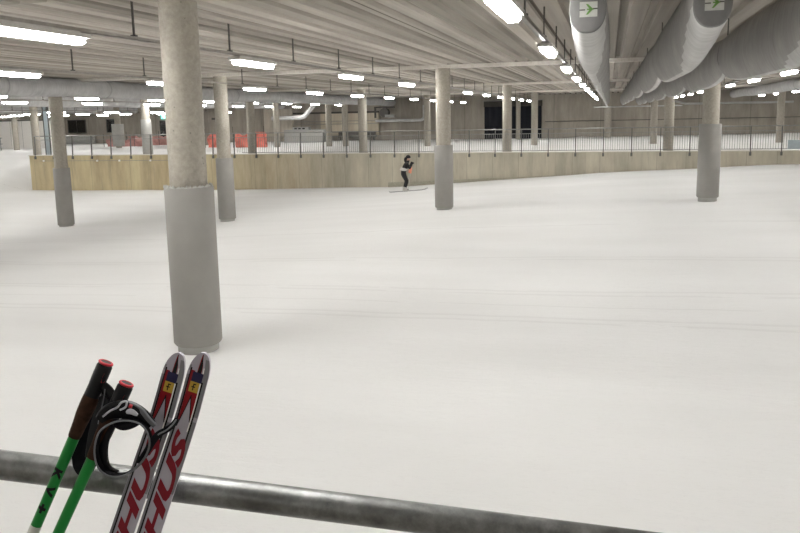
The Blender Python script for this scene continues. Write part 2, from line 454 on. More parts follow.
rows = [(-53.5, 'row added to light the white partition', 3.85), (-47.5, 'row above the far left snow ramp', 3.85), (-41, 'second row from the left, above the ramp', 3.85), (-34.2, 'row over the left end of the retaining wall', 3.85),  # leftmost lamp row is an addition that brightens the white cladding
        (-27.2, 'row above the gap between grey ducts', 4.2),
        (-23.2, 'row just behind the nearest grey duct', 4.28), (-12.0, 'row left of the nearest column top', LZ), (-6.5, 'row passing behind the nearest column', LZ),
        (-1.03, 'long row left of the fabric ducts', LZ), (5.0, 'row right of the fabric ducts', LZ), (11.2, 'second row right of the fabric ducts', LZ), (17.0, 'third row right of the fabric ducts', LZ)]
Y0, DY, NY = 2.08, 5.67, 12
first = True
for rx, rl, lz in rows:
    k = 0
    trk = thing('lamp_track', 'suspended steel lamp track, ' + rl.replace('row', 'the one', 1), 'lamp track', (rx, 0, lz + .10), 'lamp tracks')
    tm = MB(); y1 = Y0 - DY - 1.2; y2 = Y0 + DY * (NY - 1) + 1.5
    tm.box((-.035, y1, .0), (-.025, y2, .05)).box((.025, y1, 0), (.035, y2, .05)).box((-.035, y1, 0), (.035, y2, .008))
    yy = y1
    tm.build('channel', M['tray'], trk)
    ry = Y0 - DY + 1.9
    while ry < y2:
        if min(abs(ry - b) for b in (9.2, 25.4, 41.75, 57.8)) > .25 or True:
            zt = CEIL + .05 - lz - .10
            MB().box((-.012, ry - .012, .05), (.012, ry + .012, zt)).box((-.04, ry - .03, .05), (.04, ry + .03, .075)).build('hanger', M['dark'], trk)
        ry += DY / 2
    for j in range(-1, NY):  # lamps over and behind the camera are unseen, added to light near snow evenly
        y = Y0 + DY * j
        o = proto if first else copy_tree(proto)
        first = False
        o.location = (rx, y, lz)
        if j < 0: o['label'] = 'added white tube lamp overhead behind the camera'; o['group'] = 'added lamps behind the camera'
        else:
            o['label'] = 'lit white tube lamp, %s of the %s' % (ORD[j], rl)
            o['group'] = 'tube lamps of the ' + rl

# ------------------------------------------------------------------ round ducts along the hall
def round_duct(x, z, r, y0, y1, label, seams, r2=None):
    t = thing('air_duct', label, 'air duct', (x, 0, z))
    pts = []; rr = []
    n = 60
    for i in range(n + 1):
        y = lerp(y0, y1, i / n)
        pts.append((.05 * math.sin(y * .35), y, .02 * math.sin(y * .8))); rr.append(r * (1 + .02 * math.sin(y * 1.7)))
    MB().tube(pts, rr, 24, ref=(1, 0, 0)).build('tube', M['sheet'], t, 60)
    y = y0 + 1.5
    while y < y1 - 1:
        c = (.05 * math.sin(y * .35), y, .02 * math.sin(y * .8)); ra = r * (1 + .02 * math.sin(y * 1.7))
        MB().tube([(c[0], y - .03, c[2]), (c[0], y + .03, c[2])], ra + .012, 24, ref=(1, 0, 0)).build('seam', M['sheetseam'], t, 60)
        b = MB().box((c[0] - .012, y - .012, ra - .01), (c[0] + .012, y + .012, CEIL + .02 - z)).build('hanger', M['dark'], t)
        y += seams
    return t
round_duct(-19.75, 4.495, .345, -7.5, 69.9, 'large round grey air duct at upper left, nearest of the three', 5.5)
round_duct(-30.2, 4.46, .37, -7.5, 68, 'round grey air duct just below and behind the nearest left one', 6.5)
round_duct(-45.6, 4.36, .38, 10, 67, 'farthest round grey air duct at the left, lowest in view', 7.5)
round_duct(10.0, 4.49, .32, -7.5, 69.9, 'smooth round grey air duct at right, beyond the padded column', 7.5)

# ------------------------------------------------------------------ sagging fabric ducts
def fabric_duct(x, label, lab_sign, y0, hang=3.66, w=.205):
    t = thing('fabric_duct', label, 'fabric air duct', (x, 0, 0))
    SEG = 7.9; TOP = 4.56
    ends = [y0 + 7.7 + SEG * k for k in range(0, 7)]
    def shape(y):
        u = min(1., (y - y0) / 2.4); s = math.sin(u * PI / 2)
        bot = lerp(3.975, hang, s); hw = lerp(.178, w, s)
        if y <= ends[0]: f = max(0., min(1., (ends[0] - y) / 3.0))
        else:
            q = ((y - ends[0]) % SEG) / SEG
            f = min(1., 2.6 * min(q, 1 - q))
        sag = math.sqrt(max(0, 1 - (1 - f) ** 2))
        bot += .25 * (1 - sag); hw -= .06 * (1 - sag)
        return hw, bot, lerp(4.50, TOP, s) - .08 * (1 - sag)
    n = 40; rings = []; ys = [y0]
    for e in ends[:1]: ys += frange(y0, e, .2)[1:]
    for a, b in zip(ends, ends[1:]): ys += frange(a, b, .26)[1:]
    for y in ys:
        hw, bot, top = shape(y); zc = lerp(bot, top, .5); hz = (top - bot) / 2; ring = []
        rb = min(hw, hz)
        for i in range(n):
            a = 2 * PI * i / n; c, s_ = math.cos(a), math.sin(a)
            xx = hw * (abs(c) ** .8) * (1 if c > 0 else -1); zz = zc + hz * (abs(s_) ** .9) * (1 if s_ > 0 else -1)
            if s_ < 0: xx *= 1 - .42 * min(1, (y - y0) / 2.5) * s_ * s_
            wob = .005 * math.sin(y * 9 + a * 3)
            ring.append((xx + wob * c, y, zz))
        rings.append(ring)
    m = MB(); m.loft(rings, cap=False)
    # paler underside band, widest at the near end, with a ragged border
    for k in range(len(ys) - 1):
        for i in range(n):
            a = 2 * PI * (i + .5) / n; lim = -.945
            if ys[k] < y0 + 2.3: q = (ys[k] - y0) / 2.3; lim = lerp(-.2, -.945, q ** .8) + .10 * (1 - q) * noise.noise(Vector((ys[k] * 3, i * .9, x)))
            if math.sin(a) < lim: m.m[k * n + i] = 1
    m.build('fabric', [M['fabric'], M['fabricpale']], t, 180)
    cap = MB(); r0 = rings[0]; cz = sum(p[2] for p in r0) / n
    cap.loft([r0, [(p[0] * .96, y0 - .03, cz + (p[2] - cz) * .96) for p in r0], [(p[0] * .6, y0 - .05, cz + (p[2] - cz) * .6) for p in r0]], cap=True)
    cap.build('end_cap', M['fabricseam2'], t, 40)
    for e in ends[:-1]:
        k = min(range(len(ys)), key=lambda i: abs(ys[i] - e)); rg = rings[k]
        zc = sum(p[2] for p in rg) / n
        MB().loft([[(p[0] * 1.04, e + dy, zc + (p[2] - zc) * 1.012) for p in rg] for dy in (-.03, .03)]).build('seam', M['fabricseam'], t)
    for yy in frange(y0 + 1.6, y0 + 49.6, 6.0):
        MB().box((-.01, yy - .01, 4.40), (.01, yy + .01, CEIL + .02)).build('hanger', M['dark'], t)
    # white card with a green arrow on the end cap
    s = thing('sign', lab_sign, 'sign', (x + .01, y0 - .056, 4.20))
    MB().box((-.085, -.004, -.072), (.085, 0.0, .072)).build('card', M['card'], s)
    g = MB(); g.box((-.015, -.007, -.006), (.05, -.0045, .006))
    for sg in (1, -1):
        g.add([(-.025, -.007, sg * .05), (-.005, -.007, sg * .05), (.045, -.007, 0), (.012, -.007, 0),
               (-.025, -.0045, sg * .05), (-.005, -.0045, sg * .05), (.045, -.0045, 0), (.012, -.0045, 0)],
              [(0, 1, 2, 3), (7, 6, 5, 4), (0, 4, 5, 1), (1, 5, 6, 2), (2, 6, 7, 3), (3, 7, 4, 0)])
    g.build('arrow', M['signgreen'], s)['label'] = 'green arrow head pointing right'
    MB().box((-.085, -.007, -.010), (-.032, -.0045, .002)).box((.042, -.007, -.002), (.085, -.0045, .010)).build('line', M['dark'], s)
    return t
M['fabricseam2'] = fabric_mat('duct_end_fabric', (.18, .177, .172))
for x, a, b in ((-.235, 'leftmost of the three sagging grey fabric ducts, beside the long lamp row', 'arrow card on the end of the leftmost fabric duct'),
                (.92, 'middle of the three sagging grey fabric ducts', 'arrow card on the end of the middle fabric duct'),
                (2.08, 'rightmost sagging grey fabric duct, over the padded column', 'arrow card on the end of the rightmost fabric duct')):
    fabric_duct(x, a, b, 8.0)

# ------------------------------------------------------------------ terrace railing
RY = 41.32
rt = WT + 1.24
t = thing('terrace_railing', 'long grey steel railing with thin bars along the top of the retaining wall', 'railing', (0, RY, 0))
xr0, xr1 = -35.7, 22.0
MB().tube([(xr0, -.06, rt), (xr1, -.06, rt)], .028, 10).build('handrail', M['steel'], t, 60)
MB().tube([(xr0, 0, rt - .24), (xr1, 0, rt - .24)], .016, 8).build('mid_rail', M['steel'], t, 60)
MB().tube([(-21.05, 0, WT + .10), (xr1, 0, WT + .10)], .018, 8).build('bottom_rail', M['steel'], t, 60)
xp = []
k = -35.6
while k < 22: xp.append(k); k += 1.412
for x in xp:
    mb = MB().box((x - .022, -.2, WT - .16), (x + .022, -.125, rt - .03)); mb.v = [Vector((v.x, v.y + (.08 if v.z > WT else 0), v.z)) for v in mb.v]
    mb.box((x - .05, -.21, WT - .22), (x + .05, -.122, WT - .05)); mb.box((x - .02, -.13, rt - .06), (x + .02, -.04, rt - .02))
    mb.build('post', M['poststeel'], t)
for a, b in zip(xp, xp[1:]):
    if a < -21.5: continue
    mb = MB(); nb = 12
    for i in range(1, nb):
        x = lerp(a, b, i / nb); mb.box((x - .0085, -.0085, WT + .10), (x + .0085, .0085, rt - .24))
    mb.build('baluster_panel', M['steel'], t)
# small grey board tied to the railing at the right
tag(MB().box((8.47, 41.278, 1.22), (9.5, 41.31, 1.66)).build('notice_board', M['bluegrey']), 'small blank blue grey board tied to the railing at the right edge', 'board')
# string of white knobs on the yellow left end of the wall
t = thing('wall_cable', 'thin cable with white knobs along the yellowish left end of the retaining wall', 'cable', (0, 41.17, 0))
zk = lambda x: .80
MB().tube([(-35.3, 0, .80), (-24.0, 0, .80)], .012, 6).build('cable', M['steel'], t)
for x in (-35.0, -31.0, -29.4, -27.2, -23.9 - .3):
    MB().tube([(x, .03, .8), (x, -.04, .8)], .06, 12).build('knob', M['cladding'], t, 40)

# ------------------------------------------------------------------ far left railing and back area
t = thing('ramp_railing', 'short grey railing at the far left on top of the snow ramp', 'railing', (0, 54.3, 0))
for z in (2.05, 1.55): MB().tube([(-59, 0, z), (-50.2, 0, z - .05)], .03, 8).build('rail', M['steel'], t, 60)
for x in (-58.5, -55.9, -53.2, -50.4): MB().tube([(x, 0, .8), (x, 0, 2.05)], .028, 8).build('post', M['steel'], t, 60)

def wall_window(i, x0, x1, z0, z1, mat='window', bars=0, frame=.07):
    o = struct(MB().box((x0, 69.93, z0), (x1, 69.97, z1)).build('window_%d' % i, M[mat]))
    f = MB(); f.box((x0 - frame, 69.88, z0 - frame), (x0, 69.99, z1 + frame)).box((x1, 69.88, z0 - frame), (x1 + frame, 69.99, z1 + frame))
    f.box((x0, 69.88, z0 - frame), (x1, 69.99, z0)).box((x0, 69.88, z1), (x1, 69.99, z1 + frame))
    for k in range(bars): 
        x = lerp(x0, x1, (k + 1) / (bars + 1)); f.box((x - .03, 69.9, z0), (x + .03, 69.99, z1))
    f.build('window_frame', M['dark'], o)
    return o
wall_window(1, -58.7, -57.9, 2.15, 3.45)
wall_window(2, -55.9, -53.8, 2.15, 3.4, bars=1)
wall_window(3, -51.1, -50.1, 2.15, 3.4)
def wall_door(i, x0, x1, z0, z1, mat):
    o = struct(MB().box((x0, 69.9, z0), (x1, 69.98, z1)).build('door_%d' % i, M[mat]))
    MB().box((x0 - .08, 69.86, z0), (x0, 69.99, z1 + .08)).box((x1, 69.86, z0), (x1 + .08, 69.99, z1 + .08)).box((x0, 69.86, z1), (x1, 69.99, z1 + .08)).build('door_frame', M['dark'], o)
    MB().box((x1 - .2, 69.84, z0 + 1.0), (x1 - .08, 69.9, z0 + 1.05)).build('door_handle', M['steel'], o)
    return o
wall_door(1, -44.7, -43.8, .9, 3.15, 'window')
# exit sign
t = thing('exit_sign', 'small glowing turquoise exit sign above the far dark doorway', 'sign', (-44.2, 69.85, 3.6))
MB().box((-.36, 0, -.2), (.36, .14, .2)).build('case', M['exitgreen'], t)
MB().tube([(-.02, -.012, .12), (-.02, -.004, .12)], .035, 10).box((-.06, -.012, -.03), (.02, -.004, .08)).box((-.10, -.012, -.13), (-.05, -.004, -.02)).box((.0, -.012, -.13), (.05, -.004, -.02)).box((.15, -.012, -.14), (.29, -.004, .14)).build('pictogram', M['exitwhite'], t)
# white cladding wall at the far left
t = thing('partition', 'bright white clad partition wall at the far left behind the ramp railing', 'partition', (0, 58, 0))
MB().box((-60, 0, .6), (-46.9, .15, 3.42)).build('panel', M['cladding'], t)
jj = MB()
for x in frange(-59, -47.5, 1.25): jj.box((x - .012, -.008, .9), (x + .012, .002, 3.42))
jj.build('joint', M['machine'], t)
MB().box((-60, -.02, 3.42), (-46.9, .17, 3.5)).build('capping', M['dark'], t)
# blue grey panel beside the corner column
t = thing('screen_panel', 'tall narrow pale blue panel beside the corner column', 'panel', (-35.74, 42.5, .84))
MB().box((-.10, -.02, 0), (.22, .03, 3.95)).build('sheet', M['bluegrey'], t)
MB().box((-.15, -.04, 0), (-.10, .05, 3.97)).box((.22, -.04, 0), (.26, .05, 3.97)).build('frame', M['dark'], t)
# low board wall under the left windows
tag(MB().box((-57.6, 69.4, .7), (-52.5, 69.7, 1.75)).build('low_wall', M['machine']), 'low grey wall below the dark far left windows', 'wall')
# dark blue curtain opening
t = thing('curtain', 'tall dark blue curtain closing the wide opening in the back wall', 'curtain', (0, 69.8, .6))
cm = MB(); xs = frange(-11.05, -5.9, .06)
cm.loft([[(x, .05 * math.sin(x * 11) - .02, z) for x in xs] + [(x, .05 * math.sin(x * 11) + .02, z) for x in reversed(xs)] for z in (.15, 3.25)])
cm.build('cloth', M['opening'], t, 40)
tb = MB(); tb.box((-11.1, -.06, 3.25), (-5.85, .12, 3.75))
tb.build('header', plain('dark_header', (.045, .04, .034), .8), t)
MB().tube([(-11.2, -.1, 3.78), (-5.75, -.1, 3.78)], .03, 8).build('track', M['steel'], t)
# pale lit panels on back wall with dark top cable tray
t = thing('wall_panelling', 'pale cream wall panelling left of the looped pipe on the back wall', 'panelling', (0, 69.7, 0))
MB().box((-27.0, 0, 1.45), (-21.15, .25, 3.55)).build('panel', M['bright'], t)
MB().box((-29.8, -.12, 3.55), (-21.15, .2, 3.72)).build('cable_tray', M['dark'], t)
for z in (2.55, 2.83): MB().tube([(-29.6, -.1, z), (-21.2, -.1, z)], .025, 8).build('rail', M['steel'], t, 60)
tag(MB().box((-25.0, 69.1, 1.25), (-21.3, 69.6, 1.48)).box((-25.0, 69.15, 1.48), (-21.3, 69.3, 1.86)).box((-24.9, 69.2, 1.02), (-24.7, 69.4, 1.25)).box((-21.6, 69.2, 1.02), (-21.4, 69.4, 1.25)).build('bench', M['dark']), 'long dark bench below the cream panelling', 'bench')
# looped pipe
t = thing('wall_pipe', 'pale pipe loop running along the back wall above the skier', 'pipe', (0, 69.3, 0))
lp = [(-21.3, 0, 2.78), (-17.0, 0, 2.78)] + [(-17.0 + .42 * math.sin(a), 0, 3.2 - .42 * math.cos(a)) for a in frange(0.2, PI / 2, .28)] + [(-16.58, 0, 4.15)]
MB().tube(lp, .14, 14, ref=(0, 1, 0)).build('pipe', M['sheet'], t, 60)
for x in (-20.5, -18): MB().box((x - .03, 0, 2.7), (x + .03, .65, 2.78)).build('bracket', M['steel'], t)
t = thing('fan_unit', 'dark ventilation fan unit above the left end of the pipe loop', 'fan', (-20.3, 69.0, 3.55))
MB().tube([(0, -.25, 0), (0, .35, 0)], .42, 20, ref=(1, 0, 0)).build('casing', M['dark'], t, 40)
MB().box((-.9, -.2, .42), (.9, .3, .55)).box((-1.0, -.1, -.5), (-.86, .1, .55)).build('bracket', M['dark'], t)
MB().box((.1, -.35, -.45), (1.0, -.25, -.2)).build('cover', M['machine'], t)
# bent duct + grey cabinet
t = thing('vent_duct', 'bent pale ventilation duct above the grey cabinet', 'air duct', (0, 66, 0))
MB().tube([(-30.4, 0, 3.22), (-27.6, 0, 3.22), (-27.2, 0, 3.3), (-26.2, 0, 4.3), (-26.1, 0, 4.8)], .2, 14, ref=(0, 1, 0)).build('duct', M['sheet'], t, 50)
t = thing('machine_cabinet', 'long grey machine cabinet standing on the upper snow by the back wall', 'cabinet', (-27.6, 67, .8))
MB().box((-2.1, 0, 0), (1.9, 1.2, 1.3)).build('body', M['machine'], t)
for a in (-2.0, -.95, .1, 1.0): MB().box((a + .03, -.03, .25), (a + .85, 0.0, 1.2)).build('door', M['padfar'], t)
MB().box((-1.2, -.02, 1.3), (.4, .6, 1.55)).build('control_box', M['machine'], t)
for a in (-1.0, -.6, -.2): MB().box((a, -.04, 1.36), (a + .25, -.02, 1.46)).build('switch', M['black'], t)
tag(MB().box((-32.9, 69.55, .8), (-29.9, 69.95, 4.1)).build('wall_board', M['side']), 'tall plain grey board panel left of the cabinet', 'panel')

def net(x0, x1, y, z0, z1, mat, label):
    z0 = max((zup if x0 > -36 else zsnow)(x, y) for x in (x0, x1, (x0 + x1) / 2)) + .005
    t = thing('safety_net', label, 'netting', (0, y, 0))
    n = MB(); xs = frange(x0, x1, .16)
    top = [lerp(z0, z1, .72 + .30 * noise.noise(Vector((x * .9, y, 2))) + .22 * noise.noise(Vector((x * 2.7, y, 4)))) for x in xs]
    qs = (0, .2, .4, .6, .8, 1)
    def fy(x, q): return .30 * noise.noise(Vector((x * 1.3, y, q * 1.8))) + .10 * noise.noise(Vector((x * 4, y, q * 4)))
    n.loft([[(x, fy(x, q), lerp(z0, tz, q)) for x, tz in zip(xs, top)] + [(x, fy(x, q) + .04, lerp(z0, tz, q)) for x, tz in reversed(list(zip(xs, top)))] for q in qs])
    n.build('mesh_sheet', M[mat], t, 50)
    for x in frange(x0, x1, 1.9): MB().tube([(x, -.40, z0), (x, -.40, z1 + .1)], .025, 8).build('stake', M['dark'], t)
net(-44.4, -39.6, 60.5, .95, 2.0, 'pinknet', 'faded pink safety netting at the far left below the dark doorway')
net(-43.9, -38.7, 63.2, 1.3, 2.15, 'pinknet', 'second faded netting strip behind the first')
net(-32.8, -30.9, 58.2, .8, 2.35, 'net', 'bright red safety netting heap left of the lit padded column')
net(-30.2, -27.4, 58.2, .8, 2.5, 'net', 'bright red safety netting right of the lit padded column')
# dark lift post behind the red netting
t = thing('lift_post', 'dark slender post with dark crossarm behind the red netting', 'post', (-35.0, 64, zup(-35, 64) + .01))
MB().box((-.1, -.1, 0), (.1, .1, 2.9)).build('mast', M['dark'], t)
MB().box((-.5, -.08, 2.3), (.1, .08, 2.5)).build('arm', M['dark'], t)
MB().box((-.3, -.3, 0), (.5, .3, .75)).build('base', M['dark'], t)
# small cross pipe where fabric ducts end
t = thing('cross_pipe', 'thin pale cross pipe at the far end of the fabric ducts', 'pipe', (0, 61, 0))
MB().tube([(-1.2, 0, 3.57), (5.2, 0, 3.57)], .045, 8, ref=(0, 1, 0)).build('pipe', M['sheet'], t, 50)
for x in (-.6, 4.5): MB().box((x - .015, -.015, 3.6), (x + .015, .015, CEIL + .02)).build('hanger', M['dark'], t)
t = thing('wall_conduit', 'pale conduit high on the back wall behind the rightmost padded column', 'pipe', (0, 69.5, 0))
MB().tube([(4.2, 0, 4.3), (6.2, 0, 3.75), (14.5, 0, 3.72)], .09, 10, ref=(0, 1, 0)).build('pipe', M['sheet'], t, 50)
for x in (7, 13): MB().box((x - .03, 0, 3.66), (x + .03, .48, 3.72)).build('bracket', M['steel'], t)
t = thing('wall_strip', 'thin dark cable strip along the right half of the back wall', 'cable', (0, 69.9, 0))
MB().tube([(-5.6, 0, 2.45), (23.5, 0, 2.5)], .028, 8, ref=(0, 1, 0)).build('cable', M['dark'], t, 50)

# ------------------------------------------------------------------ skier
sx, sy = -9.9, 36.9
SZ = zsnow(sx, sy); KS = 1.10
def skin_mesh(name, verts, edges, radii, root, mats, parent, sub=2, pick=None):
    me = bpy.data.meshes.new(name); me.from_pydata(verts, edges, [])
    o = bpy.data.objects.new(name, me); COL.objects.link(o)
    md = o.modifiers.new('skin', 'SKIN'); md.use_smooth_shade = True
    for i, r in enumerate(radii):
        sv = me.skin_vertices[0].data[i]; sv.radius = (r, r) if not isinstance(r, tuple) else r; sv.use_root = (i == root)
    sd = o.modifiers.new('sub', 'SUBSURF'); sd.levels = sub; sd.render_levels = sub
    dg = bpy.context.evaluated_depsgraph_get(); me2 = bpy.data.meshes.new_from_object(o.evaluated_get(dg))
    bpy.data.objects.remove(o)
    me2.name = name; me2.materials.clear()
    for mm in mats: me2.materials.append(mm)
    for p in me2.polygons:
        p.use_smooth = True; p.material_index = pick(p.center) if pick else 0
    ob = bpy.data.objects.new(name, me2); COL.objects.link(ob); ob.parent = parent
    return ob
ang = math.atan2(RIGHT.y, RIGHT.x)      # skier heads along the track, seen from the side
per = thing('person', 'skier in black with a pale vest gliding in a crouch by the retaining wall', 'person', (sx, sy, SZ + .03), rz=ang + .12)
per.scale = (KS, KS, KS)
# x = forward, y = left, z = up
V = [(-.10, 0, .82), (-.02, 0, .98), (.07, 0, 1.14), (.13, 0, 1.26), (.16, 0, 1.34), (.185, 0, 1.42), (.20, 0, 1.52),      # pelvis .. head 0-6
     (-.06, .10, .78), (.09, .11, .46), (-.03, .11, .10), (.10, .115, .045),             # left leg 7-10
     (-.06, -.10, .78), (.12, -.11, .47), (.0, -.11, .10), (.13, -.115, .045),           # right leg 11-14
     (.12, .18, 1.24), (.22, .22, 1.03), (.36, .12, 1.27),                                # left arm 15-17
     (.12, -.18, 1.24), (.22, -.22, 1.02), (.36, -.12, 1.26)]                             # right arm 18-20
Ed = [(0, 1), (1, 2), (2, 3), (3, 4), (4, 5), (5, 6), (0, 7), (7, 8), (8, 9), (9, 10), (0, 11), (11, 12), (12, 13), (13, 14), (3, 15), (15, 16), (16, 17), (3, 18), (18, 19), (19, 20)]
Rr = [.145, .13, .145, .13, .065, .085, .075, .11, .072, .048, .042, .11, .072, .048, .042, .068, .05, .036, .068, .05, .036]
def pk(c):
    if c.z > 1.40 and c.x < .31: return 1
    if .05 < c.z < 1.12 or c.x > -9: return 0
skin_mesh('body', V, Ed, Rr, 0, [M['suit'], M['skin']], per, 2, pk)
Hv = [(.16, 0, 1.52), (.19, 0, 1.57), (.17, 0, 1.60)]
hm = MB(); n = 16
for nm, prof in (('hat', [(.098, 1.50), (.106, 1.53), (.103, 1.57), (.08, 1.615), (.04, 1.64), (.008, 1.645)]),):
    hm.loft([[(.185 + r * 1.08 * math.cos(2 * PI * i / n), r * math.sin(2 * PI * i / n), z) for i in range(n)] for r, z in prof])
hm.build('hat', M['hair'], per, 50)
hb = MB().tube([(.10, 0, 1.52), (.06, 0, 1.45), (.055, 0, 1.36), (.08, 0, 1.30)], [.07, .075, .06, .02], 12).build('hair', M['hair'], per, 60)
vv = MB(); rings = []
for (cx, cz, rx, ry) in ((-.075, .93, .148, .152), (-.035, .99, .150, .158), (.0, 1.05, .150, .165)):
    rings.append([(cx + rx * math.cos(2 * PI * i / 24), ry * math.sin(2 * PI * i / 24), cz - .3 * rx * math.cos(2 * PI * i / 24)) for i in range(24)])
vv.loft(rings, cap=False); vv.build('vest', M['vest'], per, 60)
for s_ in (1, -1):
    g = MB()
    hx, hy, hz = .36, .12 * s_, 1.27
    g.tube([(hx - .05, hy, hz - .06), (hx - .01, hy, hz - .01), (hx + .04, hy, hz + .02)], [.036, .045, .03], 10)
    for q in range(4):
        yy = hy + (q - 1.5) * .017
        g.tube([(hx + .03, yy, hz + .03), (hx + .07, yy, hz + .025), (hx + .075, yy, hz - .01), (hx + .05, yy, hz - .02)], .0095, 6)
    g.tube([(hx, hy - s_ * .04, hz + .0), (hx + .03, hy - s_ * .05, hz + .02), (hx + .055, hy - s_ * .03, hz + .02)], .011, 6)
    g.build('glove', M['suit'], per, 60)
    bo = MB().loft([[(cx + rx * math.cos(2 * PI * i / 14), .112 * s_ + ry * math.sin(2 * PI * i / 14), cz) for i in range(14)] for cx, cz, rx, ry in ((.06, .015, .15, .05), (.06, .05, .14, .052), (.01, .10, .085, .056), (-.01, .19, .07, .06))])
    b_ = bo.build('boot', M['vest'], per, 60); b_['label'] = 'pale ski boot'
for s_ in (1, -1):
    MB().tube([(.255, .035 * s_, 1.475), (.285, .035 * s_, 1.475)], .012, 8).build('eye', M['white'], per)
MB().tube([(.255, 0, 1.48), (.30, 0, 1.445)], [.012, .018], 8).build('nose', M['skin'], per)
rot = Matrix.Rotation(ang + .12, 4, 'Z'); hd = Vector((math.cos(ang + .12), math.sin(ang + .12)))
slope = math.atan2(zsnow(sx + hd.x, sy + hd.y) - zsnow(sx - hd.x, sy - hd.y), 2.0)
base = Matrix.Translation(Vector((sx, sy, SZ + .016))) @ rot @ Matrix.Rotation(-slope, 4, 'Y') @ Matrix.Scale(KS, 4)
def cross_ski(y, sid):
    o = MB()
    sec = []
    for x, hw, z in ((-.72, .012, .03), (-.66, .022, .005), (0, .022, .004), (.75, .022, .004), (.92, .022, .02), (1.04, .014, .07), (1.08, .004, .085)):
        sec.append([(x, y - hw, z), (x, y + hw, z), (x, y + hw, z + .012), (x, y - hw, z + .012)])
    o.loft(sec); q = o.build('ski', M['skigrey'], None); q.matrix_world = base
    MB().box((-.03, y - .02, .016), (.14, y + .02, .03)).build('binding', M['black'], q)
    tag(q, 'narrow ski under the %s foot of the distant skier' % sid, 'ski', 'skis of the distant skier')
cross_ski(.115, 'far'); cross_ski(-.115, 'near')
for s_, nm in ((1, 'far'), (-1, 'near')):
    t = tag(bpy.data.objects.new('ski_pole', None), 'thin pole with orange grip held in the %s hand of the distant skier' % nm, 'ski pole', 'poles of the distant skier')
    COL.objects.link(t); t.matrix_world = base
    a = Vector((.40, .12 * s_, 1.33)); b = Vector((.12, .30 * s_, .05)); 
    a2 = a.lerp(b, .28)
    MB().tube([a.lerp(b, .14), b], .008, 8).build('shaft', M['white'], t)
    MB().tube([a, a.lerp(b, .14)], .018, 8).build('grip', M['black'], t)
    MB().tube([a.lerp(b, .17), a.lerp(b, .40)], [.035, .045], 8).build('sleeve', M['orange'], t)
    MB().tube([b + Vector((0, 0, .03)), b + Vector((0, 0, .045))], .04, 10).build('basket', M['black'], t)

# ------------------------------------------------------------------ foreground: deck and pipe railing
DK = 1.38
A = P(0, 464.5, 1.64); B = P(400, 515.3, 1.60)
dirv = (B - A).normalized()
struct(MB().add([(A + dirv * -2.2 + Vector((0, .12, 0))).xy.to_3d() + Vector((0, 0, DK)), (A + dirv * 3.4 + Vector((0, .12, 0))).xy.to_3d() + Vector((0, 0, DK)), Vector((2.6, -3, DK)), Vector((-3.6, -3, DK)),
                 (A + dirv * -2.2 + Vector((0, .12, 0))).xy.to_3d() + Vector((0, 0, -.6)), (A + dirv * 3.4 + Vector((0, .12, 0))).xy.to_3d() + Vector((0, 0, -.6)), Vector((2.6, -3, -.6)), Vector((-3.6, -3, -.6))],
                [(0, 1, 2, 3), (4, 7, 6, 5), (0, 4, 5, 1), (1, 5, 6, 2), (2, 6, 7, 3), (3, 7, 4, 0)]).build('floor', M['deck']))
t = thing('pipe_railing', 'thick galvanised pipe handrail crossing the foreground, skis and poles leaning on it', 'railing', (0, 0, 0))
MB().tube([A + dirv * (q * .1) for q in range(-18, 31)], .0308, 32).build('handrail', M['galv'], t, 60)
for q in (-1.6, 2.4):
    p = A + dirv * q
    MB().tube([p, (p.x, p.y, DK)], .024, 16).build('post', M['galv'], t, 60)

# local frame facing the camera plane: u right, v up, w towards the camera; built at true size
D0 = 1.53
PXM = D0 / F
ORG = P(150, 450, D0)
LOC = Matrix(((RIGHT.x, -DOWN.x, -FWD.x, ORG.x), (RIGHT.y, -DOWN.y, -FWD.y, ORG.y), (RIGHT.z, -DOWN.z, -FWD.z, ORG.z), (0, 0, 0, 1)))
def L(px, py, w=0.0):
    s = (D0 - w) / F          # keeps the pixel ray while moving in depth
    c = P(px, py, D0 - w) - ORG
    return Vector((c.dot(RIGHT), -c.dot(DOWN), w))
def down_to_deck(p, d):       # distance along local d from local p to the deck
    wp = LOC @ p; wd = LOC.to_3x3() @ d
    return (DK - wp.z) / wd.z

# ---- skis
def text_mesh(txt, height, stretch, shear=0.0, bold=0.0, fine=False):
    cu = bpy.data.curves.new('t', 'FONT'); cu.body = txt; cu.size = 1.0; cu.shear = shear; cu.offset = bold; cu.resolution_u = 3
    o = bpy.data.objects.new('t', cu); COL.objects.link(o)
    dg = bpy.context.evaluated_depsgraph_get(); me = bpy.data.meshes.new_from_object(o.evaluated_get(dg))
    bpy.data.objects.remove(o)
    vs = [v.co.copy() for v in me.vertices]; fs = [tuple(p.vertices) for p in me.polygons]
    y0 = min(v.y for v in vs); y1 = max(v.y for v in vs); x0 = min(v.x for v in vs)
    k = height / (y1 - y0)
    vs = [Vector(((v.x - x0) * k * stretch, (v.y - y0) * k, 0)) for v in vs]
    if fine:
        m2 = bpy.data.meshes.new('t'); m2.from_pydata([tuple(v) for v in vs], [], fs); bm = bmesh.new(); bm.from_mesh(m2)
        bmesh.ops.triangulate(bm, faces=bm.faces)
        for _ in range(2): bmesh.ops.subdivide_edges(bm, edges=[e for e in bm.edges if e.calc_length() > .002], cuts=1, use_grid_fill=True)
        bm.verts.index_update(); vs = [v.co.copy() for v in bm.verts]; fs = [tuple(v.index for v in f.verts) for f in bm.faces]; bm.free()
    return vs, fs
HW = .0238; TH = .012
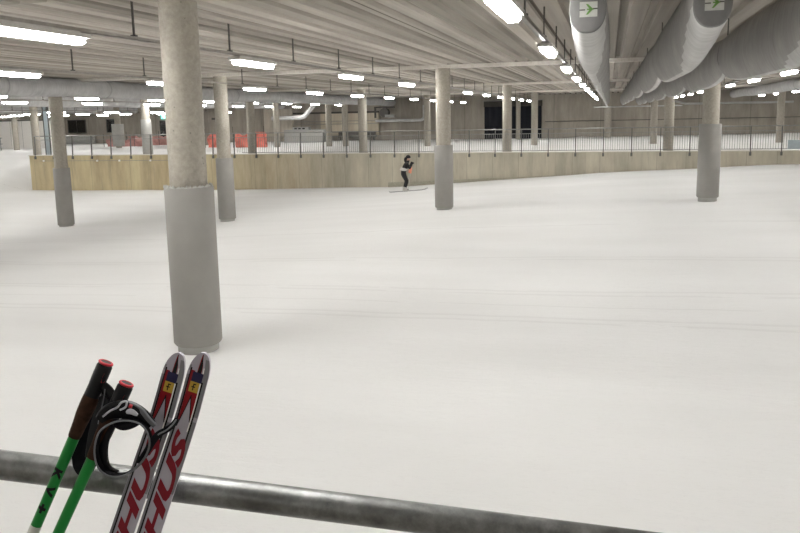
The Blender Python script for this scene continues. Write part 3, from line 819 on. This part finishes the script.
def ski(tipx, tipy, botx, boty, w, label):
    tip = L(tipx, tipy, w + .03) - Vector((0, 0, .03)); bot = L(botx, boty, w)
    ax = (bot - tip); ax.z = 0; ax.normalize()                 # from the tip down
    crossd = Vector((-ax.y, ax.x, 0))                          # to the right of the ski in view
    if crossd.x < 0: crossd = -crossd
    LEN = down_to_deck(tip, ax)
    root = thing('ski', label, 'ski'); root.matrix_world = LOC
    def hw(s):
        if s < .055: return HW * .93 * math.sqrt(max(0, 1 - ((.055 - s) / .055) ** 2.2)) * (.985) + .0004
        return HW * (lerp(.93, 1.0, sst(.05, .25, s)) if s < .3 else lerp(1.0, .94, sst(.3, .8, s)))
    def curl(s): return .030 * (1 - sst(0, .16, s)) 
    def pt(s, tt, e=0.0):   # tt in -1..1
        return tip + ax * s + crossd * (tt * hw(s)) + Vector((0, 0, curl(s) + e))
    ss = [0, .002, .005, .009, .015, .022, .03, .038, .046, .055, .07, .09, .11, .13, .16, .2, .26, .34, .45, .6, .8, 1.0, LEN - .06, LEN]
    b = MB()
    b.loft([[pt(s, -1), pt(s, 1), pt(s, .94, -TH), pt(s, -.94, -TH)] for s in ss], 0)
    # decorations laid flush on the face
    def strip(fl, fr, s0, s1, mi, e, n=16):
        vs = []; fs = []
        for i in range(n + 1):
            s = lerp(s0, s1, i / n); vs += [pt(s, fl(s), e), pt(s, fr(s), e)]
        fs = [(2 * i, 2 * i + 1, 2 * i + 3, 2 * i + 2) for i in range(n)]
        b.add(vs, fs, mi)
    E1, E2, E3, E4 = .0004, .0007, .0010, .0013
    c = lambda v: (lambda s: v)
    strip(c(.50), c(.98), .012, .30, 1, E1)                               # grey right flank near the tip
    strip(c(-.97), c(-.80), .03, LEN, 1, E1, 40)                          # grey left edge
    strip(c(-.80), c(-.66), .035, LEN, 2, E2, 40)                         # black pinstripe
    strip(lambda s: -.12 - .5 * sst(.01, .05, s) * .0 - s * 0, lambda s: .30 * sst(.0, .03, s), .004, .046, 3, E1)      # red at tip
    strip(lambda s: .02 - .1 * sst(.0, .05, s), lambda s: .22 * sst(-.005, .03, s) + .04, .002, .046, 2, E2)          # dark spike
    strip(lambda s: -.66, lambda s: -.3, .040, .09, 3, E2)
    strip(lambda s: -.46, lambda s: .52, .042, .063, 4, E4)               # navy band
    strip(lambda s: -.48, lambda s: .38, .063, .086, 5, E3)               # yellow badge
    A0, A1, A2 = .094, .165, .150     # apex of the pale wedge, ends of its left and right red legs
    strip(lambda s: -.66, lambda s: .40, .086, A0, 3, E2)
    strip(lambda s: -.66, lambda s: lerp(-.10, -.60, (s - A0) / (A1 - A0)), A0, A1, 3, E2)
    strip(lambda s: lerp(-.10, .36, (s - A0) / (A2 - A0)), lambda s: .40, A0, A2, 3, E2)
    strip(lambda s: lerp(-.13, -.66, (s - A0) / (A1 - A0)), lambda s: lerp(-.04, -.57, (s - A0) / (A1 - A0)), A0 - .001, A1, 2, E3)
    strip(lambda s: lerp(-.14, .34, (s - A0) / (A2 - A0)), lambda s: lerp(-.05, .43, (s - A0) / (A2 - A0)), A0 - .001, A2, 2, E3)
    strip(c(.40), c(.50), .03, .17, 6, E2)                                # white line
    strip(c(.52), c(.66), .06, .22, 2, E2)                                # black right line
    # little black mark in the yellow badge
    strip(c(-.16), c(-.06), .067, .082, 2, E4, 3); strip(c(-.16), c(.10), .067, .0695, 2, E4, 3); strip(c(-.28), c(.06), .073, .0755, 2, E4, 3)
    b.build('ski_body', [M['skiwhite'], M['skigrey'], M['black'], M['skired'], M['skinavy'], M['skiyellow'], M['cladding']], root, 35)
    # lettering runs up the ski, its last letter near the tip
    vs, fs = text_mesh('MADSHUS', .0310, 2.95, .35, .045)
    wid = max(v.x for v in vs); S0 = .168
    up = -ax
    # text x along the ski upward, text y towards the left
    tv = []
    for v in vs:
        s = S0 + (wid - v.x); tt = (-(v.y - .0155)) / HW
        tv.append(pt(s, tt + .16, .0011))
    lm = MB().add(tv, fs); lo = lm.build('lettering', M['skiletter'], root); lo['label'] = 'large dark red brand lettering'
    # binding, low on the ski (below the picture)
    return root
ski(179.3, 353, 121.5, 533, -.012, 'left ski of the pair leaning on the pipe handrail, partly behind the pole strap')
ski(204.3, 353, 148.6, 533, -.012, 'right ski of the pair leaning on the pipe handrail')

# ---- poles
def wpole(x0, y0, x1, y1, w, label, gl, topr, hidden_tip=True, text=False, cap_rot=0):
    top = L(x0, y0, w); bot = L(x1, y1, w); ax = bot - top; ax.z = 0; ax.normalize()
    LEN = down_to_deck(top, ax) - .002
    root = thing('ski_pole', label, 'ski pole'); root.matrix_world = LOC
    crossd = Vector((-ax.y, ax.x, 0)); crossd = crossd if crossd.x > 0 else -crossd
    def tb(lst, n=20, mi=0, flat=.92):
        return MB().tube([top + ax * s for s, r in lst], [r for s, r in lst], n, ref=crossd, flat=flat)
    tb([(gl - .02, .0112), (gl + .25, .0108), (LEN - .14, .0088), (LEN - .12, .0085)]).build('shaft', M['green'], root, 50)
    tb([(.001, .0105), (.006, .0140), (.010, .0158), (.03, .0160), (.055, .0152), (.075, .0158)]).build('grip_top', M['black'], root, 50)
    tb([(.075, .0158), (.09, .0166), (.115, .0162), (gl - .03, .0142), (gl - .004, .0128), (gl, .0118)]).build('grip', M['cork'], root, 50)
    MB().tube([top + ax * .003 + cr_ * (math.cos(a) * .0125) + Vector((0, 0, math.sin(a) * .0118)) for cr_ in (crossd,) for a in frange(0, 2 * PI * 23 / 24, 2 * PI / 24)], .0028, 8, closed=True).build('cap', M['red'], root, 50)['label'] = 'bright red grip cap'
    # red inlay flush on the grip top
    inl = MB(); vs = []
    for s, a0, a1 in ((.020, .45, .95), (.030, .35, 1.0), (.040, .5, .9)):
        for a in (a0, a1): vs.append(top + ax * s + crossd * (math.cos(a) * .0156) + Vector((0, 0, math.sin(a) * .0148)))
    inl.add(vs, [(0, 1, 3, 2), (2, 3, 5, 4)]); inl.build('inlay', M['red'], root)
    sh = LEN - .12
    tb([(LEN - .14, .010), (LEN - .10, .012), (LEN - .06, .008), (LEN - .05, .004), (LEN, .002)]).build('tip', M['black'], root, 50)
    tb([(LEN - .085, .011), (LEN - .08, .03), (LEN - .074, .026), (LEN - .07, .011)]).build('basket', M['black'], root, 50)
    return root, top, ax, crossd, LEN
# left pole, its brand lettering reads down the shaft
r1, top, ax, cr, LEN = wpole(106.5, 361.5, 33.0, 533, -.002, 'left ski pole, green with black lettering and red cap, leaning on the pipe handrail', .166, .0)
def on_pole(top, ax, cr, s0, vs, r, flat=.92):
    out = []
    for v in vs:
        a = v.y / r
        out.append(top + ax * (s0 + v.x) + cr * (math.sin(a) * r) + Vector((0, 0, math.cos(a) * r * flat)))
    return out
off = 0.231
for ch in 'KV+':
    vs, fs = text_mesh(ch, .0195 if ch != '+' else .016, 1.25, .1, .05, True)
    hh = max(v.y for v in vs); vs = [Vector((v.x, v.y - hh / 2, 0)) for v in vs]
    MB().add(on_pole(top, ax, cr, off, vs, .0122), fs).build('lettering', M['black'], r1)
    off += .0385
sl = (L(36.5, 525.5, 0) - L(106.5, 361.5, 0)).length
wb = MB().tube([top + ax * s for s in (sl, sl + .25)], [.01135, .0108], 20, ref=cr, flat=.94)
wb.build('band', M['white'], r1, 50)['label'] = 'white section of the shaft'
r2, top2, ax2, cr2, LEN2 = wpole(127.0, 382.5, 58.5, 533, .012, 'right ski pole, plain green, its big strap hooked in front of the skis', .166, .0)

def curve(pts, n=8, closed=False):
    pts = [Vector(p) for p in pts]; out = []; K = len(pts)
    for i in range(K if closed else K - 1):
        if closed: p0, p1, p2, p3 = pts[i - 1], pts[i], pts[(i + 1) % K], pts[(i + 2) % K]
        else: p0, p1, p2, p3 = pts[max(i - 1, 0)], pts[i], pts[i + 1], pts[min(i + 2, K - 1)]
        for q in range(n):
            t_ = q / n
            out.append(.5 * ((2 * p1) + (p2 - p0) * t_ + (2 * p0 - 5 * p1 + 4 * p2 - p3) * t_ ** 2 + (3 * p1 - p0 - 3 * p2 + p3) * t_ ** 3))
    if not closed: out.append(pts[-1])
    return out
def ribbon(pts, half, thick, closed=False, tilt=0.0, mi=0, m=None):
    """band whose width runs mostly in depth (tilt 0) or in the view plane (tilt pi/2)"""
    m = m or MB(); K = len(pts); rings = []
    for k in range(K):
        t_ = (pts[(k + 1) % K] - pts[k - 1]) if closed else (pts[min(k + 1, K - 1)] - pts[max(k - 1, 0)])
        t_.normalize(); nrm = Vector((-t_.y, t_.x, 0)).normalized(); dep = Vector((0, 0, 1))
        ti = tilt(k / max(1, K - 1)) if callable(tilt) else tilt
        h = half(k / max(1, K - 1)) if callable(half) else half
        wv = dep * math.cos(ti) + nrm * math.sin(ti); tv = t_.cross(wv).normalized()
        rings.append([pts[k] + wv * h * a + tv * thick * b_ for a, b_ in ((-1, -.5), (-.8, -1), (.8, -1), (1, -.5), (1, .5), (.8, 1), (-.8, 1), (-1, .5))])
    m.loft(rings, mi, closed=closed); return m
# strap of the left pole: a padded black loop hanging behind its grip
pl = curve([L(102, 388, -.012), L(107, 391, .0), L(113, 401, .004), L(110, 414, .004), L(102, 432, .004), L(95, 452, .004), L(90, 466, .002), L(84, 470, -.012), L(79.5, 462, -.026), L(80, 446, -.030), L(87, 425, -.030), L(95, 404, -.026)], 8, True)
s1 = ribbon(pl, .014, .0018, True, 1.0).build('strap', M['blackcloth'], r1, 50)
pp = curve([L(101, 396, .004), L(104, 404, .006), L(98, 425, .008), L(92, 446, .008), L(87, 462, .006)], 6)
ribbon(pp, lambda q: .016 * math.sin(PI * (.10 + .84 * q)), .003, False, 1.35).build('pad', M['black'], s1, 50)
wb2 = curve([L(103, 386, .006), L(108, 390, .008), L(113, 397, .009), L(117, 404, .009)], 6)
ribbon(wb2, .0115, .003, False, 1.2).build('strap_neck', M['black'], r1, 50)
# thin light thread visible at the inner edge
MB().tube(curve([L(105, 389, .010), L(103.5, 400, .012), L(100, 414, .014), L(98, 424, .014)], 6), .0011, 6).build('cord', M['greyedge'], s1)
# strap of the right pole
sr = bpy.data.objects.new('strap', None); COL.objects.link(sr); sr.parent = r2
ring = curve([L(100, 433, .036), L(107, 425.5, .038), L(118, 420.5, .038), L(131, 419.6, .038), L(142, 423, .038), L(149, 431.5, .036), L(151, 443, .034), L(147, 455, .032), L(139, 465, .032),
              L(127, 473.5, .034), L(114, 475, .034), L(104, 470.5, .034), L(98, 461, .034), L(96.6, 447, .034)], 7, True)
ribbon(ring, .0095, .0016, True, .12).build('wrist_loop', M['blackcloth'], sr, 50)
MB().tube([p + Vector((0, 0, .0100)) for p in ring], .0019, 8, closed=True).build('loop_edge', M['greyedge'], sr, 60)['label'] = 'grey rubber edge of the loop'
# thick inner palm pad at the left inside of the loop
ip = curve([L(113, 424, .022), L(106, 434, .022), L(102.5, 446, .022), L(103, 459, .022), L(108, 469, .022), L(118, 473, .022)], 7)
ribbon(ip, lambda q: .0115 * math.sin(PI * (.2 + .68 * q)) + .001, .004, False, 1.25).build('palm_pad', M['black'], sr, 50)
# upper hand cover
hc = curve([L(100, 419, .022), L(107, 413, .026), L(116, 410, .028), L(126, 409.5, .030), L(136, 412.5, .030), L(145, 418, .028), L(152, 425, .026)], 7)
ribbon(hc, lambda q: .017 * math.sin(PI * (.15 + .72 * q)) + .002, .006, False, 1.3).build('hand_cover', M['black'], sr, 50)
hc2 = curve([L(115, 424, .03), L(122, 426, .032), L(131, 424.5, .034), L(140, 422, .034)], 6)
ribbon(hc2, lambda q: .009 * math.sin(PI * (.1 + .8 * q)), .005, False, 1.3).build('thumb_pad', M['blackcloth'], sr, 50)
rb = curve([L(128, 403.5, .034), L(135, 406, .036), L(142, 411, .036), L(148, 418.5, .034), L(155, 426, .032)], 6)
ribbon(rb, lambda q: .0055, .0028, False, 1.2).build('webbing', M['greyedge'], sr, 50)
pat = curve([L(126.5, 412.5, .042), L(131, 411.5, .043), L(137.5, 415, .043)], 5)
ribbon(pat, lambda q: .0055 * math.sin(PI * (.15 + .7 * q)), .0015, False, 1.45).build('patch', M['buckle'], sr, 50)['label'] = 'pale grey patch on the hand cover'
MB().tube([L(129.5, 405.4, .038), L(132.5, 406.6, .038)], .0042, 10).build('release_button', M['red'], sr, 60)['label'] = 'small red release button'
bk = curve([L(103, 416.5, .030), L(110, 411, .036), L(117, 407.5, .040), L(121.5, 402.5, .042), L(126.5, 401.5, .042), L(125.5, 407, .042), L(120, 410, .041)], 6)
MB().tube(bk, .0020, 8).build('buckle', M['buckle'], sr, 60)['label'] = 'pale grey buckle loop'
tl = curve([L(139, 463, .034), L(147, 451, .036), L(153, 441, .038), L(159, 434, .040), L(167, 429.5, .044), L(173, 424.5, .046), L(177, 418.8, .048)], 6)
ribbon(tl, lambda q: .0075 * math.sin(PI * (.3 + .5 * q)), .0024, False, .95).build('strap_tail', M['blackcloth'], sr, 50)
MB().tube([p + Vector((0, 0, .006)) for p in tl[18:]], .0018, 6).build('tail_edge', M['greyedge'], sr, 60)
nk = curve([L(124, 390, .012), L(116, 400, .022), L(110, 412, .026)], 6)
ribbon(nk, .010, .003, False, 1.2).build('strap_neck', M['black'], sr, 50)

# ------------------------------------------------------------------ world and view
w = bpy.data.worlds.new('world'); S.world = w; w.use_nodes = True
w.node_tree.nodes['Background'].inputs[0].default_value = (.02, .02, .02, 1)
S.view_settings.view_transform = 'Standard'; S.view_settings.look = 'None'
S.view_settings.gamma = 1.0; S.view_settings.use_curve_mapping = False
S.view_settings.exposure = 1.22
